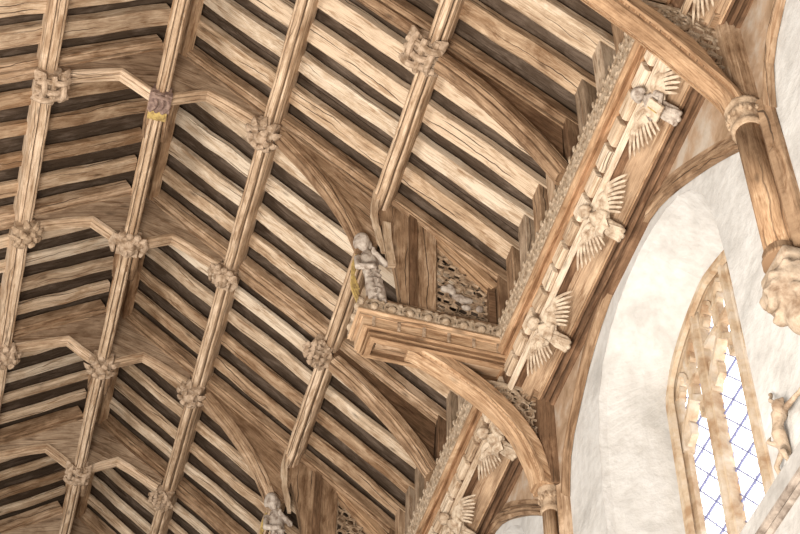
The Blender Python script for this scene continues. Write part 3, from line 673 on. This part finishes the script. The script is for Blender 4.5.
def angel(x, y, z, label, style, flip=False):
    t = thing('carved_angel', (x, y, z), label, 'angel carving', 'winged angels on the cornice', rot=AROT); t.scale = (.86, .76, .76)
    mat = ASHY if style == 'book' else CREAM
    bm = BM()
    # robe and torso: one tapering body from hem to neck
    sweep(bm, [(0, -.19, .0), (0, -.15, .02), (0, -.08, .045), (0, 0, .06), (0, .07, .07), (0, .12, .075), (0, .155, .085)], ellp(14, 1, .72), up=(0, 0, 1), scales=[.05, .07, .07, .07, .082, .07, .032])
    for i in range(5):
        a = -.06 + .03 * i; tube(bm, [(a, -.20, .04), (a * .9, -.1, .085), (a * .6, .0, .11)], [.016, .014, .008], 6)
    for i, (a, b2) in enumerate(((-.05, -.2), (.0, -.215), (.05, -.2))): ball(bm, (a, b2, .045), (.026, .024, .028))
    ball(bm, (0, .205, .12), (.05, .056, .056), 3)                                        # head
    ball(bm, (0, .235, .105), (.062, .052, .06), 3)                                       # hair cap
    for q in (-1, 1):
        ball(bm, (q * .05, .20, .10), (.022, .04, .034)); ball(bm, (q * .019, .205, .172), (.010, .007, .006))
        tube(bm, [(q * .085, .09, .07), (q * .115, .01, .10), (q * .05, -.03, .145)], [.032, .028, .02], 8)
        ball(bm, (q * .045, -.03, .15), (.022, .024, .016))
        for f in range(4): tube(bm, [(q * .04, -.045 + f * .012, .155), (q * .012, -.045 + f * .012, .162)], [.006, .005], 5)
    ball(bm, (0, .19, .178), (.009, .014, .012)); tube(bm, [(-.014, .175, .168), (0, .172, .171), (.014, .175, .168)], .004, 5)
    remesh(obj('body', bm, mat, t, local=True), .006, 1)
    if style == 'book':
        bm = BM(); box(bm, (-.075, -.085, .14), (.075, .075, .175)); o = soft(obj('open_book', bm, CREAM, t, local=True), .006)
        bm = BM(); box(bm, (-.004, -.05, .175), (.004, .05, .182)); obj('book_spine', bm, GOLD, o, local=True)
    elif style == 'scroll':
        bm = BM(); sweep(bm, smooth_curve([(-.08, -.05, .14), (-.03, -.03, .165), (.03, -.03, .165), (.08, -.06, .14)], 3), rectp(.012, .09), up=(0, 1, 0)); obj('scroll', bm, mat, t, local=True)
    for q in (-1, 1):
        bm = BM(); wing(bm, q, 8); obj('wing', bm, CREAM, t, local=True)
    return t
angel(3.335, -1.20, -2.855, 'cornice angel holding a pale open book, under the top corner brace', 'book')
angel(3.335, -.13, -2.855, 'cream winged angel beside the window arch apex, middle of three in its bay', 'scroll')
angel(3.335, 1.02, -2.855, 'cream winged angel nearest the end of the central hammerbeam', 'plain')
angel(3.335, 2.30, -2.855, 'winged angel half under the central great arch brace', 'scroll')
angel(3.335, 3.42, -2.855, 'battered angel lowest on the cornice, cut off at the bottom', 'plain')
angel(3.335, -2.35, -2.855, 'winged angel beyond the top corner, barely in frame', 'plain')

# ------------------------------------------------------------------ wall arches, shafts
OUT = [(-1.78, -3.84), (-1.64, -3.70), (-1.20, -3.34), (-.69, -2.97), (-.27, -2.78), (0, -2.735), (.22, -2.73), (.66, -2.84), (1.06, -3.0), (1.33, -3.29), (1.55, -3.50), (1.70, -3.84)]
INN = [(-1.68, -3.93), (-1.54, -3.78), (-1.09, -3.42), (-.51, -3.04), (-.15, -2.93), (0, -2.91), (.18, -2.91), (.45, -2.94), (.92, -3.11), (1.31, -3.40), (1.52, -3.62), (1.62, -3.98)]
def arch_path(tab, yc, n=4, hw=1.0):
    return [V((0, yc + p.x * hw, p.y)) for p in smooth_curve([(a, b, 0) for a, b in tab], n)]
BAYN = {0: 'nearest window bay', 1: 'second window bay, beyond the central truss', -1: 'top corner bay', 2: 'far window bay'}
BAYS = {0: (yt(-1), yt(1)), 1: (yt(1), yt(3)), -1: (-5.6, yt(-1)), 2: (yt(3), yt(5))}
for b, (y0, y1) in BAYS.items():
    yc = (y0 + y1) / 2; hw = (y1 - y0) / 3.65
    t = thing('wall_arch', (3.55, yc, -4), f'moulded wooden wall arch framing the {BAYN[b]}', 'arch', 'wooden wall arches')
    out = arch_path(OUT, yc, hw=hw); inn = arch_path(INN, yc, hw=hw)
    n = 24
    def rs(P):
        L = [0]
        for i in range(1, len(P)): L.append(L[-1] + (P[i] - P[i - 1]).length)
        o = []
        for k in range(n + 1):
            d = L[-1] * k / n; i = max(j for j in range(len(L)) if L[j] <= d + 1e-9); i = min(i, len(P) - 2)
            o.append(P[i].lerp(P[i + 1], (d - L[i]) / (L[i + 1] - L[i])))
        return o
    A_, B_ = rs(out), rs(inn)
    bm = BM(); uvl = bm.loops.layers.uv.verify(); rows = []
    for a, c in zip(A_, B_):
        prof = []
        for f, x in ((0, 3.60), (0, 3.55), (.30, 3.545), (.36, 3.565), (.44, 3.53), (.68, 3.525), (.74, 3.55), (.80, 3.53), (1, 3.545), (1, 3.586)):
            p = a.lerp(c, f); prof.append(bm.verts.new((x, p.y, p.z)))
        rows.append(prof)
    for i in range(n):
        for j in range(9):
            f = bm.faces.new((rows[i][j], rows[i + 1][j], rows[i + 1][j + 1], rows[i][j + 1]))
            for lp, q in zip(f.loops, ((i, j), (i + 1, j), (i + 1, j + 1), (i, j + 1))): lp[uvl].uv = (q[0] * .15, q[1] * .035)
    bm.faces.new(rows[0]); bm.faces.new(rows[-1])
    obj('moulded_arch', bm, BEAM, t)
    # spandrel boards between arch and cornice
    for q, nm in ((-1, 'spandrel_board'), (1, 'spandrel_board')):
        bm = BM(); lim = (y1 - y0) / 2 - .04
        pts = [(p.y, p.z - .02) for p in A_ if (p.y - yc) * q > .25]
        if q < 0: pts = [(yc - lim, -3.85)] + pts + [(pts[-1][0], -2.86), (yc - lim, -2.86)]
        else: pts = pts + [(yc + lim, -3.85), (yc + lim, -2.86), (pts[0][0], -2.86)]
        prism(bm, pts, 'x', 3.556, 3.585, grain=.45 * q); obj(nm, bm, WEATHR, t)
def shaft(k, lab):
    y = yt(k); t = thing('wall_shaft', (3.5, y, -5.25), lab, 'shaft', 'wall shafts below the trusses')
    g = 1.0 if k < 0 else .68
    def lathe(prof, mat, nm, n=16):
        prof = [(r * g, z) for r, z in prof]
        bm = BM(); uvl = bm.loops.layers.uv.verify()
        rings = [[bm.verts.new((3.50 + r * math.cos(2 * math.pi * i / n), y + r * math.sin(2 * math.pi * i / n), z)) for i in range(n)] for r, z in prof]
        for a, (r0, r1) in enumerate(zip(rings, rings[1:])):
            for i in range(n):
                f = bm.faces.new((r0[i], r0[(i + 1) % n], r1[(i + 1) % n], r1[i]))
                for lp, q in zip(f.loops, ((prof[a][1], i), (prof[a][1], i + 1), (prof[a + 1][1], i + 1), (prof[a + 1][1], i))): lp[uvl].uv = (q[0], q[1] * .035)
        bm.faces.new(rings[0]); bm.faces.new(rings[-1]); return obj(nm, bm, mat, t, smooth=True)
    lathe([(.088, -5.16), (.088, -3.96)], ORNG, 'round_shaft')
    lathe([(.09, -4.0), (.108, -3.985), (.108, -3.955), (.095, -3.94), (.10, -3.90), (.115, -3.86), (.115, -3.83), (.105, -3.82), (.125, -3.79), (.125, -3.765), (.10, -3.75)], CARVEW, 'capital')
    lathe([(.115, -5.22), (.115, -5.19), (.10, -5.17), (.105, -5.14), (.085, -5.11), (.07, -5.09)], BEAM, 'base_moulding')
    bm = BM()
    for i in range(14):
        a = 2 * math.pi * i / 14; ball(bm, (3.5 + .112 * g * math.cos(a), y + .112 * g * math.sin(a), -3.875 + .02 * (i % 2)), (.016, .016, .03), 1)
    obj('capital_foliage', bm, CARVEW, t)
    for q in (-1, 1):
        bm = BM(); prism(bm, [(3.53, y + q * .07), (3.52, y + q * .11), (3.54, y + q * .135), (3.56, y + q * .19), (3.62, y + q * .2), (3.62, y + q * .05)], 'z', -5.18, -3.8)
        for f in bm.faces:
            for lp in f.loops: lp[bm.loops.layers.uv.verify()].uv = (lp.vert.co.z, lp.vert.co.x + lp.vert.co.y)
        obj('side_moulding', bm, BEAM, t)
    # stone corbel
    bm = BM(); rr = random.Random(k + 5)
    ball(bm, (3.52, y, -5.44), (.165, .18, .15), 3); ball(bm, (3.56, y, -5.60), (.11, .12, .13), 3); ball(bm, (3.58, y, -5.72), (.06, .07, .08), 2)
    for i in range(26):
        a = rr.uniform(-2.2, 2.2) + math.pi; zz = rr.uniform(-5.60, -5.34); r = .15 - .25 * max(0, -5.45 - zz)
        ball(bm, (3.50 + r * math.cos(a), y + r * math.sin(a), zz), (.03, .035, .025), 2)
    box(bm, (3.42, y - .15, -5.30), (3.62, y + .15, -5.23))
    o = remesh(obj('stone_corbel', bm, CORB), .014, 2)
    tag(o, f'lumpy buff stone corbel carrying the wall shaft of {TRN[k]}', 'corbel', 'stone corbels', 'thing')
shaft(-1, 'thick timber wall shaft under the top corner brace'); shaft(1, 'slender timber wall shaft left of the nearest window'); shaft(3, 'far timber wall shaft out of sight')
for o in list(bpy.data.objects):
    if o.get('label') == 'slender timber wall shaft left of the nearest window': o['label'] = 'slender timber wall shaft between the nearest and second windows'

# ------------------------------------------------------------------ wall with splayed window openings
HOLE = [(0, -3.03), (.25, -3.06), (.45, -3.11), (.65, -3.20), (.85, -3.36), (.99, -3.60), (1.06, -3.95), (1.09, -4.4)]
WHEAD = [(0, -3.25), (.12, -3.27), (.30, -3.32), (.48, -3.395), (.63, -3.49), (.74, -3.60), (.78, -3.74)]
XF, XW, ZS = 3.59, 4.15, -6.75
def interp(tab, a):
    a = abs(a)
    for (p, q), (r, s) in zip(tab, tab[1:]):
        if a <= r: return q + (s - q) * (a - p) / (r - p)
    return tab[-1][1]
holes = [(BAYS[b][0] + BAYS[b][1]) / 2 - (.05 if b == 0 else 0) for b in BAYS]
def wall():
    bm = BM(); ys = set([-6.2, 12.6])
    for c in holes:
        for a, _ in smooth_curve([(p[0], p[1], 0) for p in HOLE], 4) and [(p.x, p.y) for p in smooth_curve([(p[0], p[1], 0) for p in HOLE], 4)]:
            ys.add(round(c + a, 4)); ys.add(round(c - a, 4))
    y = -6.2
    while y < 12.6: ys.add(round(y, 4)); y += .4
    ys = sorted(ys)
    for a, b in zip(ys, ys[1:]):
        if b - a < 1e-4: continue
        m = (a + b) / 2; c = next((c for c in holes if abs(m - c) < 1.09), None)
        spans = [(-6.55, -1.5)] if c is None else [(interp(HOLE, a - c), interp(HOLE, b - c), -1.5), (-6.55, ZS + .4)]
        for s in spans:
            if len(s) == 2: q = [(a, s[0]), (b, s[0]), (b, s[1]), (a, s[1])]
            else: q = [(a, s[0]), (b, s[1]), (b, s[2]), (a, s[2])]
            bm.faces.new([bm.verts.new((XF, p[0], p[1])) for p in q])
    # splay from the wall face to the window
    ho = [V((XF, p.x, p.y)) for p in smooth_curve([(p[0], p[1], 0) for p in HOLE], 4)]
    N = 28
    def half(tab, x, bot):
        P = [V((x, p.x, p.y)) for p in smooth_curve([(p[0], p[1], 0) for p in tab], 4)] + [V((x, tab[-1][0] + .01, bot))]
        L = [0]
        for i in range(1, len(P)): L.append(L[-1] + (P[i] - P[i - 1]).length)
        k = len(P) - 2; arc = L[k]; o = []
        for j in range(N + 1):
            d = arc * j / N; i = min(max(i for i in range(len(L)) if L[i] <= d + 1e-9), k - 1)
            o.append(P[i].lerp(P[i + 1], (d - L[i]) / (L[i + 1] - L[i])))
        for j in range(1, 6): o.append(P[k].lerp(P[-1], j / 5))
        return o
    for c in holes:
        for q in (1, -1):
            prof = []
            A_ = half(HOLE, XF, ZS); B_ = half(WHEAD, XW, ZS)
            for f in (0, .15, .5, 1):
                row = []
                for a, b in zip(A_, B_):
                    p = a.lerp(b, f if f != .15 else .06)
                    if f == .15: p.x = XF + .06
                    row.append(bm.verts.new((p.x, c + q * p.y, p.z)))
                prof.append(row)
            for r0, r1 in zip(prof, prof[1:]):
                for i in range(len(r0) - 1): bm.faces.new((r0[i], r0[i + 1], r1[i + 1], r1[i]))
        # sill
        bm.faces.new([bm.verts.new(p) for p in ((XF, c - 1.1, ZS + .05), (XF, c + 1.1, ZS + .05), (XW, c + .85, ZS + .6), (XW, c - .85, ZS + .6))])
    bmesh.ops.remove_doubles(bm, verts=bm.verts, dist=.0005)
    o = obj('wall_right', bm, PLAST, smooth=False); o['kind'] = 'structure'
    for c in []: pass
    return o
wall()
# thicker lower wall with its string course
bm = BM(); box(bm, (3.42, -6.2, -13.45), (4.4, 12.6, -6.45)); tag(obj('wall_right_lower', bm, PLASTG), kind='structure')
bm = BM(); sweep(bm, lerp((3.42, -6.2, -6.67), (3.42, 12.6, -6.67), 20), [(.02, .05), (-.02, .05), (-.045, .03), (-.045, .01), (-.02, 0), (-.03, -.025), (-.01, -.04), (.02, -.04)], up=(0, 0, 1), A=(1, 0, 0)); tag(obj('trim_1', bm, STRG), kind='structure')
bm = BM(); box(bm, (-6, -14, -13.5), (4.4, 14, -13.45)); tag(obj('floor', bm, FLOORM), kind='structure')

# ------------------------------------------------------------------ windows
def window(idx, c):
    x = XW - .03
    t = thing(f'window_{idx}', (x, c, ZS + .6), '', '', kind='structure')

    t['kind'] = 'structure'
    bm = BM(); hd = smooth_curve([(-p[0], p[1], 0) for p in reversed(WHEAD[1:])] + [(p[0], p[1], 0) for p in WHEAD], 3)
    out = [V((x, c - .78, ZS + .5))] + [V((x, c + p.x, p.y)) for p in hd] + [V((x, c + .78, ZS + .5))]
    jamb = [(-.10, .02), (.03, .02), (.06, -.03), (.02, -.06), (0, -.09), (-.06, -.10), (-.10, -.08)]
    sweep(bm, out, [(.09, .03), (.09, -.03), (.06, -.05), (.05, -.02), (.03, -.02), (.02, -.06), (-.02, -.06), (-.03, -.02), (-.05, -.02), (-.06, -.05), (-.09, -.03), (-.09, .03)], up=(0, 0, 1), A=(1, 0, 0))
    obj('window_frame', bm, STONE, t)
    ml = [(-.26, .0), (.26, .0)]
    for my, _ in ml:
        bm = BM(); top = interp(WHEAD, my) - .02
        sweep(bm, lerp((x, c + my, ZS + .5), (x, c + my, top), 6), [(.08, .02), (.05, .03), (.045, .05), (.0, .05), (-.045, .035), (-.09, .018), (-.09, -.018), (-.045, -.035), (.0, -.05), (.045, -.05), (.05, -.03), (.08, -.02)], up=(0, 1, 0)); obj('mullion', bm, STONE, t)
    # cusped heads of each light and small upright panels above
    bm = BM()
    for lc in (-.52, 0, .52):
        w = .215; sp = -4.22 if lc else -4.12
        def arc(cy, z0, w, h, bar=.04, d=.09):
            pts = [V((x, c + cy - w, z0)), V((x, c + cy - w * .82, z0 + h * .5)), V((x, c + cy - w * .35, z0 + h * .85)), V((x, c + cy, z0 + h * 1.08)), V((x, c + cy + w * .35, z0 + h * .85)), V((x, c + cy + w * .82, z0 + h * .5)), V((x, c + cy + w, z0))]
            sweep(bm, smooth_curve(pts, 3), rectp(d, bar), up=(0, 0, 1), A=(1, 0, 0))
            for q in (-1, 1):
                sweep(bm, [V((x, c + cy + q * w * .85, z0 + h * .1)), V((x, c + cy + q * w * .45, z0 + h * .22)), V((x, c + cy + q * w * .42, z0 + h * .5)), V((x, c + cy + q * w * .6, z0 + h * .72))], rectp(d * .6, bar * .7), up=(0, 0, 1), A=(1, 0, 0))
        arc(lc, sp, w, .30)
        top = interp(WHEAD, lc)
        sweep(bm, [V((x, c + lc, sp + .3)), V((x, c + lc, interp(WHEAD, lc) - .02))], rectp(.05, .10), up=(0, 1, 0))
        for q in (-1, 1):
            cc = lc + q * .115; tz = interp(WHEAD, cc) - .22
            arc(cc, tz, .10, .15, .028, .08)
            if sp + .32 < tz - .2: sweep(bm, [V((x, c + cc - .11, tz - .19)), V((x, c + cc + .11, tz - .19))], rectp(.08, .035), up=(0, 0, 1), A=(1, 0, 0))
            # solid webs between the light head and the panels
            prism(bm, [(c + lc + q * .25, sp + .10), (c + lc + q * .25, sp + .30), (c + lc + q * .19, sp + .27)], 'x', x - .03, x + .03)
    obj('stone_tracery', bm, STONE, t)
    # leaded glass
    xg = x + .04
    poly = [(c - .78, ZS + .5)] + [(c + p.x, p.y) for p in hd] + [(c + .78, ZS + .5)]
    bm = BM(); prism(bm, poly, 'x', xg, xg + .008); g = obj('window_glass', bm, GLASS, t)
    bm = BM(); rr = random.Random(3)
    def clip(p, d):     # keep a lattice line inside the opening
        segs = []; pts = []
        for i in range(121):
            q = p + d * (i * .04 - 2.4)
            ok = abs(q.x) < .77 and ZS + .5 < q.y < interp(WHEAD, q.x) - .02
            if ok: pts.append(q)
            elif pts: segs.append(pts); pts = []
        if pts: segs.append(pts)
        return segs
    for sl, st, br in ((.02, .26, .012), (1.35, .135, .007), (-1.35, .135, .004)):
        d = V((1, sl, 0)).normalized(); nn = V((-d.y, d.x, 0))
        for i in range(-18, 19):
            p = V((0, -5.1, 0)) + nn * (i * st)
            for s in clip(p, d):
                if len(s) > 1: sweep(bm, [V((xg - .012, c + s[0].x, s[0].y)), V((xg - .012, c + s[-1].x, s[-1].y))], rectp(br, br), up=(0, .1, 1), A=(1, 0, 0))
    obj('lead_lattice', bm, LEAD, g)
order = sorted(range(4), key=lambda i: holes[i])
for i, b in enumerate(BAYS): window(i + 1, holes[i])
# carved grotesque on the wall between window and shaft
bm = BM()
tube(bm, [(3.58, -1.42, -5.88), (3.54, -1.41, -5.95), (3.53, -1.39, -6.06), (3.57, -1.36, -6.18)], [.03, .045, .04, .03], 10)
ball(bm, (3.52, -1.46, -5.93), (.035, .038, .045), 3); ball(bm, (3.485, -1.465, -5.94), (.012, .01, .014))
for q in (-1, 1): ball(bm, (3.495, -1.46 + q * .016, -5.92), (.006, .006, .006)); ball(bm, (3.53, -1.46 + q * .036, -5.91), (.01, .01, .018))
tube(bm, [(3.54, -1.47, -5.97), (3.51, -1.56, -6.02), (3.54, -1.66, -6.00)], [.02, .018, .014], 8); tube(bm, [(3.54, -1.37, -5.98), (3.50, -1.32, -6.07), (3.54, -1.36, -6.13)], [.02, .016, .013], 8)
tube(bm, [(3.55, -1.43, -5.89), (3.53, -1.38, -5.81), (3.56, -1.36, -5.74)], [.018, .014, .01], 7); tube(bm, [(3.55, -1.38, -6.14), (3.51, -1.42, -6.22), (3.56, -1.40, -6.30)], [.024, .02, .016], 8)
tube(bm, [(3.56, -1.34, -6.14), (3.53, -1.30, -6.22), (3.57, -1.27, -6.28)], [.02, .017, .013], 8)
ball(bm, (3.54, -1.67, -6.0), .016); ball(bm, (3.54, -1.36, -6.14), .015); ball(bm, (3.56, -1.35, -5.73), .014)
o = remesh(obj('carved_grotesque', bm, CORB), .008, 1); tag(o, 'weathered carved grotesque on the plaster wall beside the nearest window', 'carving', None, 'thing')

# ------------------------------------------------------------------ light
w = bpy.data.worlds.new('daylight'); bpy.context.scene.world = w; w.use_nodes = True
w.node_tree.nodes['Background'].inputs[0].default_value = (1.0, .93, .85, 1); w.node_tree.nodes['Background'].inputs[1].default_value = .40
def area(name, loc, target, size, power, col):
    l = bpy.data.lights.new(name, 'AREA'); l.shape = 'RECTANGLE'; l.size, l.size_y = size; l.energy = power; l.color = col
    o = bpy.data.objects.new(name, l); COL.objects.link(o); o.location = V(loc) + V((0, 0, ZO))
    o.rotation_euler = (V(target) - V(loc)).to_track_quat('-Z', 'Y').to_euler(); return o
area('added_roof_fill', (-1.0, -4.5, -11.5), (1.6, 0.5, 0), (3, 3), 1700, (1, .91, .80))  # fill added low in the nave to brighten the roof; no lamp stands there
area('clerestory_daylight', (-5.5, 1.5, -6.5), (2.6, 1.5, -2.2), (6, 2.5), 520, (1, .95, .88))
# ------------------------------------------------------------------ camera
def cam():
    f, a, b, c = 1582.68, .256, .864, .0245
    F = V((math.sin(a) * math.cos(b), math.cos(a) * math.cos(b), math.sin(b))); r = V((math.cos(a), -math.sin(a), 0)); u = r.cross(F)
    r2 = r * math.cos(c) + u * math.sin(c); u2 = -r * math.sin(c) + u * math.cos(c)
    d = bpy.data.cameras.new('camera'); o = bpy.data.objects.new('camera', d); COL.objects.link(o)
    d.sensor_width = 36; d.lens = f * 36 / 800; d.clip_end = 200
    M = Matrix((r2, u2, -F)).transposed().to_4x4(); M.translation = V((.0592, -6.7115, -11.8485 + ZO)); o.matrix_world = M
    bpy.context.scene.camera = o
cam()
for o in bpy.data.objects:
    for k in ('_base', '_y', '_sub'):
        if k in o: del o[k]
sc = bpy.context.scene
sc.view_settings.view_transform = 'Standard'; sc.view_settings.look = 'None'; sc.view_settings.gamma = 1; sc.view_settings.exposure = -.04
try: sc.cycles.use_denoising = True
except Exception: pass
